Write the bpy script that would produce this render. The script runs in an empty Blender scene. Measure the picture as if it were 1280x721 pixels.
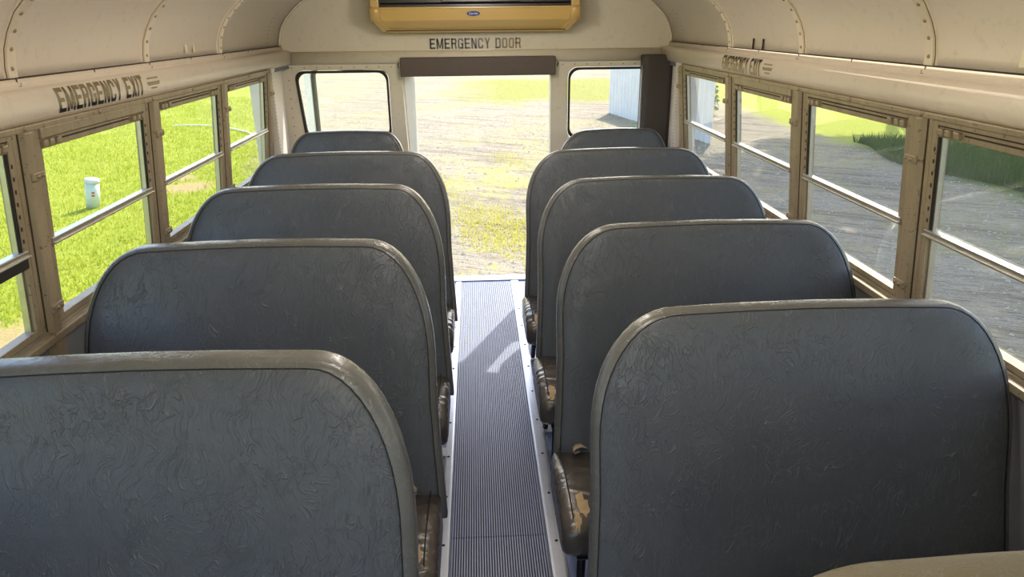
import bpy, bmesh, math, random
from mathutils import Vector, Matrix
random.seed(7)
C = bpy.context.collection
R = math.radians

# ------------------------------------------------------------------ camera
CAMX, CAMZ, PITCH, YAW, ROLL, FPX = -.023, 1.652, .358, .047, .011, 888.0
def setup_camera():
    f = Vector((math.sin(YAW)*math.cos(PITCH), math.cos(YAW)*math.cos(PITCH), -math.sin(PITCH)))
    r = Vector((math.cos(YAW), -math.sin(YAW), 0)); u = r.cross(f)
    c, s = math.cos(ROLL), math.sin(ROLL)
    r2 = c*r - s*u; u2 = s*r + c*u
    m = Matrix((r2, u2, -f)).transposed().to_4x4()
    m.translation = Vector((CAMX, 0, CAMZ))
    cd = bpy.data.cameras.new('camera'); cd.sensor_width = 36; cd.lens = FPX/1280*36; cd.clip_start = .02; cd.clip_end = 400
    co = bpy.data.objects.new('camera', cd); co.matrix_world = m; C.objects.link(co)
    bpy.context.scene.camera = co
setup_camera()

# ------------------------------------------------------------------ sky, sun, exposure
SUN_AZ, SUN_EL = R(23.2), R(42)          # azimuth from +Y towards +X
def setup_light():
    w = bpy.data.worlds.new('world'); bpy.context.scene.world = w; w.use_nodes = True
    nt = w.node_tree; nt.nodes.clear()
    out = nt.nodes.new('ShaderNodeOutputWorld'); bg = nt.nodes.new('ShaderNodeBackground')
    sky = nt.nodes.new('ShaderNodeTexSky'); sky.sky_type = 'NISHITA'; sky.sun_disc = False
    sky.sun_elevation = SUN_EL; sky.sun_rotation = SUN_AZ; sky.air_density = 1.0; sky.dust_density = 1.6; sky.ozone_density = 1.0
    bg.inputs['Strength'].default_value = .30
    nt.links.new(sky.outputs[0], bg.inputs[0]); nt.links.new(bg.outputs[0], out.inputs[0])
    l = bpy.data.lights.new('sun', 'SUN'); l.energy = 4.4; l.angle = R(.6); l.color = (1, .95, .84)
    o = bpy.data.objects.new('sun', l); C.objects.link(o)
    d = Vector((math.sin(SUN_AZ)*math.cos(SUN_EL), math.cos(SUN_AZ)*math.cos(SUN_EL), math.sin(SUN_EL)))
    o.rotation_euler = d.to_track_quat('Z', 'Y').to_euler(); o.location = (6, 14, 14)
setup_light()
FILL_LAMP = 6.0  # strength of the added interior fill lamps
vs = bpy.context.scene.view_settings
vs.view_transform = 'Standard'; vs.look = 'None'; vs.gamma = 1; vs.use_curve_mapping = False; vs.exposure = .9

# ------------------------------------------------------------------ materials
def srgb(r, g, b):
    f = lambda c: (c/255/12.92) if c/255 <= .04045 else ((c/255+.055)/1.055)**2.4
    return (f(r), f(g), f(b), 1)
class NT:
    def __init__(s, name):
        s.m = bpy.data.materials.new(name); s.m.use_nodes = True; s.t = s.m.node_tree; s.t.nodes.clear()
        s.out = s.t.nodes.new('ShaderNodeOutputMaterial')
    def n(s, typ, **kw):
        x = s.t.nodes.new(typ)
        for k, v in kw.items():
            if k[:3] == 'in_': x.inputs[k[3:].replace('_', ' ')].default_value = v
            else: setattr(x, k, v)
        return x
    def l(s, a, b): s.t.links.new(a, b)
    def coord(s, which='Object', scale=(1, 1, 1)):
        tc = s.n('ShaderNodeTexCoord'); mp = s.n('ShaderNodeMapping'); mp.inputs['Scale'].default_value = scale
        s.l(tc.outputs[which], mp.inputs[0]); return mp.outputs[0]
    def noise(s, vec, scale, detail=4, rough=.55, dist=0):
        x = s.n('ShaderNodeTexNoise'); x.inputs['Scale'].default_value = scale; x.inputs['Detail'].default_value = detail
        x.inputs['Roughness'].default_value = rough; x.inputs['Distortion'].default_value = dist
        if vec is not None: s.l(vec, x.inputs['Vector'])
        return x.outputs['Fac']
    def ramp(s, fac, stops):
        x = s.n('ShaderNodeValToRGB'); e = x.color_ramp.elements
        while len(e) > 1: e.remove(e[-1])
        e[0].position = stops[0][0]; e[0].color = stops[0][1]
        for p, c in stops[1:]:
            k = e.new(p); k.color = c
        s.l(fac, x.inputs[0]); return x.outputs[0]
    def mixc(s, fac, a, b):
        x = s.n('ShaderNodeMix', data_type='RGBA')
        for sock, v in ((x.inputs[0], fac), (x.inputs[6], a), (x.inputs[7], b)):
            if hasattr(v, 'is_linked') or hasattr(v, 'node'): s.l(v, sock)
            else: sock.default_value = v
        return x.outputs[2]
    def math(s, op, a, b=0.0):
        x = s.n('ShaderNodeMath', operation=op)
        for sock, v in ((x.inputs[0], a), (x.inputs[1], b)):
            if hasattr(v, 'node'): s.l(v, sock)
            else: sock.default_value = v
        return x.outputs[0]
    def bump(s, h, strength=.3, dist=.01, normal=None):
        x = s.n('ShaderNodeBump'); x.inputs['Strength'].default_value = strength; x.inputs['Distance'].default_value = dist
        s.l(h, x.inputs['Height'])
        if normal is not None: s.l(normal, x.inputs['Normal'])
        return x.outputs[0]
    def bsdf(s, col, rough=.5, metal=0., spec=.5, normal=None, **kw):
        x = s.n('ShaderNodeBsdfPrincipled')
        for k, v in (('Base Color', col), ('Roughness', rough), ('Metallic', metal), ('Specular IOR Level', spec)):
            if hasattr(v, 'node'): s.l(v, x.inputs[k])
            else: x.inputs[k].default_value = v
        for k, v in kw.items(): x.inputs[k.replace('_', ' ')].default_value = v
        if normal is not None: s.l(normal, x.inputs['Normal'])
        return x
    def done(s, sh):
        s.l(sh.outputs[0] if hasattr(sh, 'outputs') else sh, s.out.inputs[0]); return s.m

W1 = (1, 1, 1, 1); K0 = (0, 0, 0, 1)
def simple(name, col, rough=.5, metal=0., spec=.5, var=.12, nscale=12, bump=0., bscale=60):
    t = NT(name); v = t.coord()
    n = t.noise(v, nscale, 5)
    c = t.mixc(n, tuple(x*(1-var) for x in col[:3])+(1,), tuple(min(1, x*(1+var)) for x in col[:3])+(1,))
    nm = t.bump(t.noise(v, bscale, 4), bump, .004) if bump else None
    return t.done(t.bsdf(c, rough, metal, spec, nm))

def vinyl_mat(name, base, base2, rough=.42, crease=.75, grain=.35):
    # embossed vinyl upholstery: short crossing creases over a fine grain
    t = NT(name); v = t.coord()
    oi = t.n('ShaderNodeObjectInfo')
    add = t.n('ShaderNodeVectorMath', operation='ADD'); t.l(v, add.inputs[0])
    sc = t.n('ShaderNodeVectorMath', operation='SCALE'); t.l(oi.outputs['Random'], sc.inputs[3]); sc.inputs[0].default_value = (7, 3, 5)
    t.l(sc.outputs[0], add.inputs[1]); v = add.outputs[0]
    ns = t.n('ShaderNodeTexNoise'); ns.inputs['Scale'].default_value = 6; ns.inputs['Detail'].default_value = 2; t.l(v, ns.inputs['Vector'])
    wp = t.n('ShaderNodeVectorMath', operation='MULTIPLY_ADD'); t.l(ns.outputs['Color'], wp.inputs[0]); wp.inputs[1].default_value = (.16, .16, .16); t.l(v, wp.inputs[2])
    def ridge(angle, scale, width):
        mp = t.n('ShaderNodeMapping'); mp.inputs['Rotation'].default_value = (0, R(angle), 0); mp.inputs['Scale'].default_value = (1, 1, .22); t.l(wp.outputs[0], mp.inputs[0])
        d = t.math('ABSOLUTE', t.math('SUBTRACT', t.noise(mp.outputs[0], scale, 2, .5, .6), .5))
        return t.ramp(d, [(0, W1), (width, K0)])
    m1 = t.ramp(t.noise(v, 9, 2), [(.46, K0), (.60, W1)]); m2 = t.ramp(t.noise(v, 12, 2, dist=1), [(.47, K0), (.58, W1)])
    m3 = t.ramp(t.noise(v, 16, 2, dist=2), [(.45, K0), (.6, W1)])
    h = t.math('ADD', t.math('MULTIPLY', ridge(35, 40, .020), m1), t.math('MULTIPLY', ridge(-62, 52, .022), m2))
    h = t.math('ADD', h, t.math('MULTIPLY', t.math('MULTIPLY', ridge(100, 64, .022), m3), .7))
    h = t.math('ADD', h, t.math('MULTIPLY', ridge(10, 95, .03), .22))
    nm = t.bump(h, crease*.95, .0022)
    nm = t.bump(t.noise(v, 420, 2), grain*.5, .0008, nm)
    nm = t.bump(t.noise(v, 7, 3), .22, .02, nm)
    col = t.mixc(t.noise(v, 3.2, 5), base, base2)
    col = t.mixc(t.math('MULTIPLY', h, .15), col, (.30, .30, .29, 1))
    rg = t.math('ADD', t.math('MULTIPLY', t.noise(v, 5, 3), .16), rough-.08)
    return t.done(t.bsdf(col, rg, 0, .55, nm))

M = {}
M['vinyl'] = vinyl_mat('blue_grey_vinyl', srgb(72, 77, 84), srgb(86, 89, 92))
M['vinyl_band'] = vinyl_mat('vinyl_edge_band', srgb(80, 84, 86), srgb(108, 104, 96), .24, .25, .3)
M['tan_vinyl'] = vinyl_mat('khaki_vinyl', srgb(112, 104, 82), srgb(128, 118, 92), .5, .5, .5)
M['seam'] = simple('seam_thread', srgb(24, 26, 28), .7)
def cushion_mat():
    t = NT('brown_cushion_vinyl'); v = t.coord()
    w = t.n('ShaderNodeTexWave'); w.bands_direction = 'Y'; w.inputs['Scale'].default_value = 6; w.inputs['Distortion'].default_value = 11; w.inputs['Detail'].default_value = 2; t.l(v, w.inputs['Vector'])
    nm = t.bump(w.outputs['Fac'], .3, .008)
    nm = t.bump(t.noise(v, 90, 3), .3, .002, nm)
    c = t.mixc(t.noise(v, 8, 4), srgb(60, 55, 51), srgb(84, 77, 70))
    return t.done(t.bsdf(c, .27, 0, .6, nm))
M['cushion'] = cushion_mat()
M['cloth'] = simple('torn_backing_cloth', srgb(172, 148, 112), .9, var=.35, nscale=60, bump=.6, bscale=220)
M['steel'] = simple('black_seat_steel', srgb(28, 29, 32), .4, .3)
M['strap'] = simple('tan_strap', srgb(168, 150, 130), .7, var=.2, bump=.4, bscale=300)

def painted(name, a, b, rough=.32, bumpy=.12):
    t = NT(name); v = t.coord()
    g = t.mixc(t.noise(v, 2.3, 6, .6), a, b)
    st = t.ramp(t.noise(v, 26, 6, .7), [(.56, K0), (.78, W1)])
    g = t.mixc(t.math('MULTIPLY', st, .35), g, srgb(150, 132, 104))
    nm = t.bump(t.noise(v, 5, 3), bumpy, .03)
    nm = t.bump(t.noise(v, 260, 2), .06, .001, nm)
    return t.done(t.bsdf(g, rough, 0, .5, nm))
M['cream'] = painted('cream_painted_steel', srgb(228, 213, 194), srgb(236, 222, 204))
M['cream_rough'] = painted('cream_wall_paint', srgb(222, 214, 204), srgb(232, 224, 214), .5)
M['rear'] = painted('rear_wall_paint', srgb(214, 204, 182), srgb(222, 212, 190), .5)
M['rib'] = painted('rib_strip_paint', srgb(220, 204, 180), srgb(228, 212, 188), .4)
M['rivet'] = simple('rivet_heads', srgb(150, 134, 108), .4, .2)
M['groove'] = simple('dark_brown_joint', srgb(58, 44, 30), .8)  # dark brown shared by seams, slots, grooves and gaps
def frame_mat():
    t = NT('weathered_window_frame'); v = t.coord(); v2 = t.coord('Object', (1, 1, .18))
    c = t.mixc(t.noise(v2, 26, 6, .65), srgb(128, 114, 92), srgb(182, 166, 138))
    sp = t.ramp(t.noise(v, 75, 3, .6), [(.63, K0), (.68, W1)])
    c = t.mixc(t.math('MULTIPLY', sp, .7), c, srgb(84, 60, 40))
    nm = t.bump(t.noise(v, 60, 4), .15, .002)
    return t.done(t.bsdf(c, .45, .15, .5, nm))
M['frame'] = frame_mat()
M['alu'] = simple('aluminium_sash', srgb(186, 182, 172), .33, .75, var=.15, nscale=40)
M['gasket'] = simple('black_gasket', srgb(32, 29, 27), .6)
M['dark_vinyl'] = simple('dark_padded_vinyl', srgb(62, 55, 50), .55, var=.12, nscale=30, bump=.4, bscale=160)
M['valance'] = simple('brown_padded_header', srgb(88, 74, 66), .55, var=.1, nscale=20, bump=.3, bscale=200)
M['kick'] = simple('grey_side_panel', srgb(118, 118, 120), .5, var=.2, nscale=10, bump=.3, bscale=40)
M['gold'] = simple('gold_plastic', srgb(206, 170, 100), .3, 0, .5, var=.06, nscale=6)
M['black_plastic'] = simple('black_plastic', srgb(34, 28, 25), .35)
M['lettering'] = simple('dark_lettering', srgb(26, 20, 15), .22, 0, .8, var=.3, nscale=25)
def glint_letter(name, x0, x1):  # letters with a golden reflection painted in towards the right end
    t = NT(name); tc = t.n('ShaderNodeTexCoord'); sx = t.n('ShaderNodeSeparateXYZ'); t.l(tc.outputs['Object'], sx.inputs[0])
    f = t.n('ShaderNodeMapRange'); f.inputs[1].default_value = x0; f.inputs[2].default_value = x1; t.l(sx.outputs[0], f.inputs[0])
    n = t.math('ADD', t.math('MULTIPLY', f.outputs[0], .85), t.math('MULTIPLY', t.noise(tc.outputs['Object'], 30, 3), .15))
    c = t.mixc(n, srgb(24, 18, 12), srgb(150, 128, 88)); return t.done(t.bsdf(c, .3))
M['letters_rear'] = glint_letter('painted_glint_lettering', .05, .26)
def glint_side(name, sgn):
    # exit lettering with a golden gloss reflection painted in over its middle height, black at the top and foot
    t = NT(name); tc = t.n('ShaderNodeTexCoord'); sx = t.n('ShaderNodeSeparateXYZ'); t.l(tc.outputs['Object'], sx.inputs[0])
    z = t.math('ADD', sx.outputs[2], t.math('MULTIPLY', t.noise(tc.outputs['Object'], 18, 3), .012))
    if sgn < 0: c = t.ramp(t.math('MULTIPLY', t.math('SUBTRACT', z, 1.44), 11), [(.0, srgb(22, 18, 14)), (.16, srgb(26, 22, 18)), (.3, srgb(140, 124, 88)), (.78, srgb(120, 106, 72)), (.9, srgb(30, 22, 14))])
    else: c = t.ramp(t.math('MULTIPLY', t.math('SUBTRACT', z, 1.44), 11), [(.0, srgb(150, 134, 84)), (.50, srgb(142, 126, 78)), (.60, srgb(34, 26, 14))])
    return t.done(t.bsdf(c, .3))
M['letters_left'] = glint_side('glint_exit_lettering', -1)
M['letters_right'] = glint_side('pale_glint_exit_lettering', 1)
M['faint'] = simple('faint_print', srgb(150, 138, 98), .5)
M['sticker'] = simple('pale_sticker', srgb(226, 214, 182), .4)
_t = NT('fill_lamp_lens'); _e = _t.n('ShaderNodeEmission'); _e.inputs[0].default_value = (1, .93, .82, 1); _e.inputs[1].default_value = 3; M['lens'] = _t.done(_e)  # glowing lens of the added fill lamps
M['blue'] = simple('blue_badge', srgb(24, 34, 120), .55); M['white'] = simple('white_print', srgb(205, 208, 215), .6)

def floor_mat():
    t = NT('blue_grey_floor_sheet'); v = t.coord()
    c = t.mixc(t.noise(v, 7, 6, .7), srgb(96, 114, 164), srgb(130, 148, 190))
    return t.done(t.bsdf(c, .38, .1, .5, t.bump(t.noise(v, 30, 4), .15, .004)))
M['floor'] = floor_mat()
def mat_mat(name, a, b):
    t = NT(name); v = t.coord(); v2 = t.coord('Object', (1, .25, 1))
    c = t.mixc(t.noise(v2, 30, 6, .7), a, b)
    sp = t.ramp(t.noise(v, 90, 2), [(.72, K0), (.76, W1)])
    c = t.mixc(t.math('MULTIPLY', sp, .5), c, srgb(190, 180, 165))
    return t.done(t.bsdf(c, .36, 0, .6, t.bump(t.noise(v, 120, 3), .2, .001)))
M['mat_top'] = mat_mat('ribbed_rubber', srgb(112, 124, 162), srgb(158, 168, 200))
M['mat_base'] = simple('rubber_groove', srgb(18, 20, 32), .6)
M['trim'] = simple('worn_aluminium_trim', srgb(178, 182, 192), .34, .55, var=.12, nscale=18, bump=.1)

def glass_mat(name, dust, tint=(1, 1, 1, 1), haze=srgb(214, 216, 200), refl=.05):
    t = NT(name); v = t.coord('Object', (1, 1, .05)); v3 = t.coord()
    tr = t.n('ShaderNodeBsdfTransparent'); tr.inputs[0].default_value = tint
    gl = t.n('ShaderNodeBsdfGlossy'); gl.inputs['Roughness'].default_value = .015
    lw = t.n('ShaderNodeLayerWeight'); lw.inputs[0].default_value = .5      # facing term is the same from both sides
    fr = t.math('ADD', t.math('MULTIPLY', t.math('POWER', lw.outputs['Facing'], 7), .9-refl), refl)
    m1 = t.n('ShaderNodeMixShader'); t.l(fr, m1.inputs[0]); t.l(tr.outputs[0], m1.inputs[1]); t.l(gl.outputs[0], m1.inputs[2])
    df = t.n('ShaderNodeBsdfTranslucent'); df.inputs[0].default_value = haze
    d2 = t.n('ShaderNodeBsdfDiffuse'); d2.inputs[0].default_value = haze
    m3 = t.n('ShaderNodeMixShader'); m3.inputs[0].default_value = .4; t.l(df.outputs[0], m3.inputs[1]); t.l(d2.outputs[0], m3.inputs[2])
    streak = t.math('MULTIPLY', t.ramp(t.noise(v, 150, 3, .7), [(.3, (.45, .45, .45, 1)), (.7, W1)]), t.ramp(t.noise(v3, 4, 3), [(.3, (.6, .6, .6, 1)), (.7, W1)]))
    m2 = t.n('ShaderNodeMixShader'); t.l(t.math('MULTIPLY', streak, dust), m2.inputs[0]); t.l(m1.outputs[0], m2.inputs[1]); t.l(m3.outputs[0], m2.inputs[2])
    return t.done(m2)
M['glass_clear'] = glass_mat('clear_window_glass', .006)
M['glass_dusty'] = glass_mat('dusty_window_glass', .10, refl=.26)
M['glass_rear'] = glass_mat('rear_window_glass', .05)

BARE = [((-4.15, 5.75), .75), ((-3.95, 6.6), .4), ((-5.0, 12.3), .55), ((-5.5, 13.2), .4)]
def ground_mat():
    t = NT('ground_grass_gravel'); tc = t.n('ShaderNodeTexCoord'); P = tc.outputs['Object']
    sx = t.n('ShaderNodeSeparateXYZ'); t.l(P, sx.inputs[0]); X, Y = sx.outputs[0], sx.outputs[1]
    nb = t.noise(P, .55, 6, .65); nf = t.noise(P, 9, 8, .75); nm_ = t.noise(P, 2.2, 6, .7); nvf = t.noise(P, 38, 4, .7)
    grass = t.mixc(nf, srgb(110, 128, 26), srgb(180, 188, 70)); grass = t.mixc(t.math('MULTIPLY', nb, .35), grass, srgb(160, 160, 66))
    dry = t.ramp(t.math('ADD', t.math('MULTIPLY', nm_, .7), t.math('MULTIPLY', nf, .3)), [(.56, K0), (.66, W1)])
    lawn = t.mixc(t.math('MULTIPLY', dry, .45), grass, srgb(158, 132, 92))
    for c_, r_ in BARE:
        d_ = t.n('ShaderNodeVectorMath', operation='DISTANCE'); t.l(P, d_.inputs[0]); d_.inputs[1].default_value = (c_[0], c_[1], -.95)
        dm = t.math('ADD', d_.outputs['Value'], t.math('MULTIPLY', t.math('SUBTRACT', nf, .5), r_*1.6)); mr = t.n('ShaderNodeMapRange'); mr.inputs[1].default_value = r_; mr.inputs[2].default_value = r_*.6; t.l(dm, mr.inputs[0])
        lawn = t.mixc(t.math('MULTIPLY', mr.outputs[0], .8), lawn, t.mixc(nvf, srgb(140, 108, 72), srgb(206, 182, 138)))
    gravel = t.mixc(nvf, srgb(96, 86, 72), srgb(212, 200, 176)); gravel = t.mixc(t.math('MULTIPLY', nm_, .4), gravel, srgb(176, 164, 140))
    # wheel ruts across the yard
    ng = t.n('ShaderNodeVectorRotate'); ng.inputs['Angle'].default_value = R(28); t.l(P, ng.inputs[0])
    rp = t.n('ShaderNodeMapping'); rp.inputs['Scale'].default_value = (.22, 2.2, 1); t.l(ng.outputs[0], rp.inputs[0])
    rut = t.noise(rp.outputs[0], 1.7, 6, .7)
    gravel = t.mixc(t.ramp(rut, [(.5, K0), (.62, (.55, .55, .55, 1))]), gravel, srgb(112, 98, 82))
    spk = t.ramp(t.noise(rp.outputs[0], 16, 5, .8), [(.54, K0), (.59, W1)]); gravel = t.mixc(t.math('MULTIPLY', spk, .8), gravel, srgb(86, 70, 56))
    # sparse weeds over the yard
    weeds = t.ramp(t.math('ADD', t.math('MULTIPLY', nb, .62), t.math('MULTIPLY', nf, .38)), [(.49, K0), (.58, W1)])
    near = t.n('ShaderNodeMapRange'); near.inputs[1].default_value = 17; near.inputs[2].default_value = 8; near.inputs[3].default_value = .0; near.inputs[4].default_value = .85; t.l(Y, near.inputs[0])
    absx = t.math('ABSOLUTE', X); nx = t.n('ShaderNodeMapRange'); nx.inputs[1].default_value = 3.4; nx.inputs[2].default_value = 2.; t.l(absx, nx.inputs[0])
    weedy = t.math('MULTIPLY', weeds, t.math('ADD', .25, t.math('MULTIPLY', near.outputs[0], nx.outputs[0])))
    yard = t.mixc(weedy, gravel, srgb(184, 178, 84))
    # far grass band behind the yard, right side
    fx = t.math('ADD', Y, t.math('MULTIPLY', nb, 5)); fb = t.n('ShaderNodeMapRange'); fb.inputs[1].default_value = 27.2; fb.inputs[2].default_value = 29; t.l(fx, fb.inputs[0])
    f2 = t.n('ShaderNodeMapRange'); f2.inputs[1].default_value = -.5; f2.inputs[2].default_value = 2; t.l(t.math('ADD', X, t.math('MULTIPLY', nb, 2)), f2.inputs[0])
    f3 = t.n('ShaderNodeMapRange'); f3.inputs[1].default_value = 40; f3.inputs[2].default_value = 37.5; t.l(fx, f3.inputs[0])
    yard = t.mixc(t.math('MULTIPLY', t.math('MULTIPLY', fb.outputs[0], f2.outputs[0]), f3.outputs[0]), yard, t.mixc(nf, srgb(104, 108, 44), srgb(180, 176, 98)))
    # lawn on the left and beyond the gravel on the right
    el = t.math('ADD', t.math('MULTIPLY', X, -1), t.math('MULTIPLY', nb, 1.6)); el = t.math('SUBTRACT', el, t.math('MULTIPLY', Y, .22)); l1 = t.n('ShaderNodeMapRange'); l1.inputs[1].default_value = 1.7; l1.inputs[2].default_value = 2.3; t.l(el, l1.inputs[0])
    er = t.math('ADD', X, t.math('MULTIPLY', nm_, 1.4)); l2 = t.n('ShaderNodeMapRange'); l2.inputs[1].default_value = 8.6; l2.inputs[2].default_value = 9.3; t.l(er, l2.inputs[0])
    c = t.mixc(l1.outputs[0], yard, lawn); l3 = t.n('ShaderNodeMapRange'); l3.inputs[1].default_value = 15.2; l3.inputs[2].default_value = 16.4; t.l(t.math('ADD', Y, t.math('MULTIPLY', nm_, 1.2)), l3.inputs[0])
    c = t.mixc(l2.outputs[0], c, t.mixc(l3.outputs[0], t.mixc(nf, srgb(60, 84, 26), srgb(112, 128, 52)), t.mixc(nf, srgb(140, 152, 36), srgb(196, 200, 80))))  # right-hand grass: sunlit yellow-green painted in past the trees' shade, dark green before
    bmp = t.bump(nvf, .5, .05); bmp = t.bump(nf, .5, .12, bmp)
    return t.done(t.bsdf(c, .95, 0, .1, bmp))
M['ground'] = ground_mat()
def blade_mat(name, a, b):
    t = NT(name); P = t.n('ShaderNodeTexCoord').outputs['Object']
    c = t.mixc(t.noise(P, 2.5, 6, .7), a, b)
    d = t.n('ShaderNodeBsdfDiffuse'); t.l(c, d.inputs[0]); tl = t.n('ShaderNodeBsdfTranslucent'); t.l(c, tl.inputs[0])
    m = t.n('ShaderNodeMixShader'); m.inputs[0].default_value = .35; t.l(d.outputs[0], m.inputs[1]); t.l(tl.outputs[0], m.inputs[2]); return t.done(m)
M['blade'] = blade_mat('lawn_blades', srgb(128, 146, 30), srgb(196, 200, 84))
M['tall'] = blade_mat('tall_grass_blades', srgb(44, 72, 24), srgb(96, 118, 50))
M['dryblade'] = blade_mat('weed_blades', srgb(184, 180, 70), srgb(222, 212, 124))
M['leaf'] = blade_mat('tree_leaves', srgb(40, 78, 20), srgb(96, 134, 40))
M['bark'] = simple('tree_bark', srgb(92, 78, 62), .9, var=.3, bump=.8, bscale=30)
M['stone'] = simple('pale_gravel_stones', srgb(190, 180, 162), .9, var=.35, nscale=3)
M['sheet'] = simple('pale_blue_sheet_metal', srgb(226, 224, 218), .45, .0, var=.14, nscale=3)
M['pedestal'] = simple('pale_green_plastic', srgb(196, 208, 190), .5, var=.06)
M['redprint'] = simple('warning_print', srgb(190, 90, 60), .6)
M['pale_line'] = simple('pale_tube_skin', srgb(232, 232, 214), .5)
M['body'] = simple('bus_body_paint', srgb(214, 160, 40), .4)
M['doorpaint'] = painted('white_door_paint', srgb(226, 222, 214), srgb(236, 232, 226), .4)

# ------------------------------------------------------------------ mesh helpers
class MB:
    def __init__(s): s.v = []; s.f = []; s.sm = []
    def add(s, vs, fs, smooth=False):
        o = len(s.v); s.v += [tuple(p) for p in vs]; s.f += [tuple(i+o for i in f) for f in fs]; s.sm += [smooth]*len(fs); return s
    def hexa(s, p): return s.add(p, [(0, 3, 2, 1), (4, 5, 6, 7), (0, 1, 5, 4), (1, 2, 6, 5), (2, 3, 7, 6), (3, 0, 4, 7)])
    def box(s, x0, x1, y0, y1, z0, z1):
        return s.hexa([(x0, y0, z0), (x1, y0, z0), (x1, y1, z0), (x0, y1, z0), (x0, y0, z1), (x1, y0, z1), (x1, y1, z1), (x0, y1, z1)])
    def tube(s, pts, r, n=8, caps=True):
        pts = [Vector(p) for p in pts]; rings = []
        for i, p in enumerate(pts):
            d = (pts[min(i+1, len(pts)-1)]-pts[max(i-1, 0)]).normalized()
            a = d.cross(Vector((0, 0, 1)));
            if a.length < .05: a = d.cross(Vector((1, 0, 0)))
            a.normalize(); b = d.cross(a); rr = r[i] if isinstance(r, (list, tuple)) else r
            rings.append([p+a*rr*math.cos(2*math.pi*k/n)+b*rr*math.sin(2*math.pi*k/n) for k in range(n)])
        return s.loft(rings, True, caps)
    def loft(s, rings, closed=True, caps=True, smooth=True):
        n = len(rings[0]); vs = [p for r in rings for p in r]; fs = []
        for i in range(len(rings)-1):
            for k in range(n if closed else n-1):
                a = i*n+k; b = i*n+(k+1) % n; fs.append((a, b, b+n, a+n))
        s.add(vs, fs, smooth)
        if caps and closed:
            o = len(s.v)-len(vs); s.f.append(tuple(o+k for k in range(n))[::-1]); s.sm.append(False)
            s.f.append(tuple(o+len(vs)-n+k for k in range(n))); s.sm.append(False)
        return s
    def dome(s, c, nrm, r, h, n=6):
        nrm = Vector(nrm).normalized(); a = nrm.cross(Vector((0, 0, 1)))
        if a.length < .05: a = nrm.cross(Vector((0, 1, 0)))
        a.normalize(); b = nrm.cross(a); c = Vector(c)
        vs = [c+(a*math.cos(2*math.pi*k/n)+b*math.sin(2*math.pi*k/n))*r*q+nrm*h*z for q, z in ((1, 0), (.7, .75)) for k in range(n)]+[c+nrm*h]
        fs = [(k, (k+1) % n, n+(k+1) % n, n+k) for k in range(n)]+[(n+k, n+(k+1) % n, 2*n) for k in range(n)]
        return s.add(vs, fs, True)
    def mesh(s, name, mat, fix=True):
        me = bpy.data.meshes.new(name); me.from_pydata([tuple(v) for v in s.v], [], s.f)
        me.polygons.foreach_set('use_smooth', s.sm); me.materials.append(mat)
        if fix:
            bm = bmesh.new(); bm.from_mesh(me); bmesh.ops.recalc_face_normals(bm, faces=bm.faces); bm.to_mesh(me); bm.free()
        me.update(); return me
def obj(name, mb, mat, parent=None, kind=None, label=None, cat=None, group=None, loc=None, bevel=0, fix=True):
    me = mb if isinstance(mb, bpy.types.Mesh) else mb.mesh(name, M[mat] if isinstance(mat, str) else mat, fix)
    o = bpy.data.objects.new(name, me); C.objects.link(o)
    if parent is not None: o.parent = parent
    if loc: o.location = loc
    for k, v in (('kind', kind), ('label', label), ('category', cat), ('group', group)):
        if v: o[k] = v
    if bevel:
        b = o.modifiers.new('edge', 'BEVEL'); b.width = bevel; b.segments = 2; b.limit_method = 'ANGLE'; b.angle_limit = R(40)
    return o
def empty(name, loc, label=None, cat=None, group=None, kind=None, rz=0):
    o = bpy.data.objects.new(name, None); C.objects.link(o); o.location = loc; o.rotation_euler.z = rz; o.empty_display_size = .1
    for k, v in (('kind', kind), ('label', label), ('category', cat), ('group', group)):
        if v: o[k] = v
    return o
def plate(outer, holes, to3d, n_off):
    """flat sheet with holes; to3d maps (a,b) -> point, n_off is the thickness vector"""
    bm = bmesh.new(); es = []
    for loop in [outer]+holes:
        vs = [bm.verts.new(to3d(a, b)) for a, b in loop]
        for i in range(len(vs)): es.append(bm.edges.new((vs[i], vs[(i+1) % len(vs)])))
    bmesh.ops.triangle_fill(bm, use_beauty=True, use_dissolve=False, edges=es)
    r = bmesh.ops.extrude_face_region(bm, geom=list(bm.faces))
    bmesh.ops.translate(bm, vec=Vector(n_off), verts=[v for v in r['geom'] if isinstance(v, bmesh.types.BMVert)])
    bmesh.ops.recalc_face_normals(bm, faces=bm.faces)
    return bm
def bm_mesh(bm, name, mat):
    me = bpy.data.meshes.new(name); bm.to_mesh(me); bm.free(); me.materials.append(M[mat]); return me
def rrect(x0, x1, z0, z1, r, n=6, sl=0., sr=0.):
    """rounded rectangle loop; sl / sr slant the left / right side outwards at the top"""
    pts = []
    for cx, cz, a0 in ((x1-r, z1-r, 0), (x0+r, z1-r, 90), (x0+r, z0+r, 180), (x1-r, z0+r, 270)):
        for k in range(n+1):
            a = R(a0+90*k/n); x = cx+r*math.cos(a); z = cz+r*math.sin(a); t = (z-z0)/(z1-z0)
            pts.append((x + (-sl*t if cx < (x0+x1)/2 else sr*t), z))
    return pts

# ------------------------------------------------------------------ dimensions
YR_, YF = 4.56, -2.6                       # rear wall, front bulkhead
def xw(z): return 1.12+(1.43-z)*.094        # the side walls lean in towards the roof
PY = [1.816+.738*k for k in range(-5, 4)]   # pillar centres; index 5 is the first one on the left in view

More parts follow.
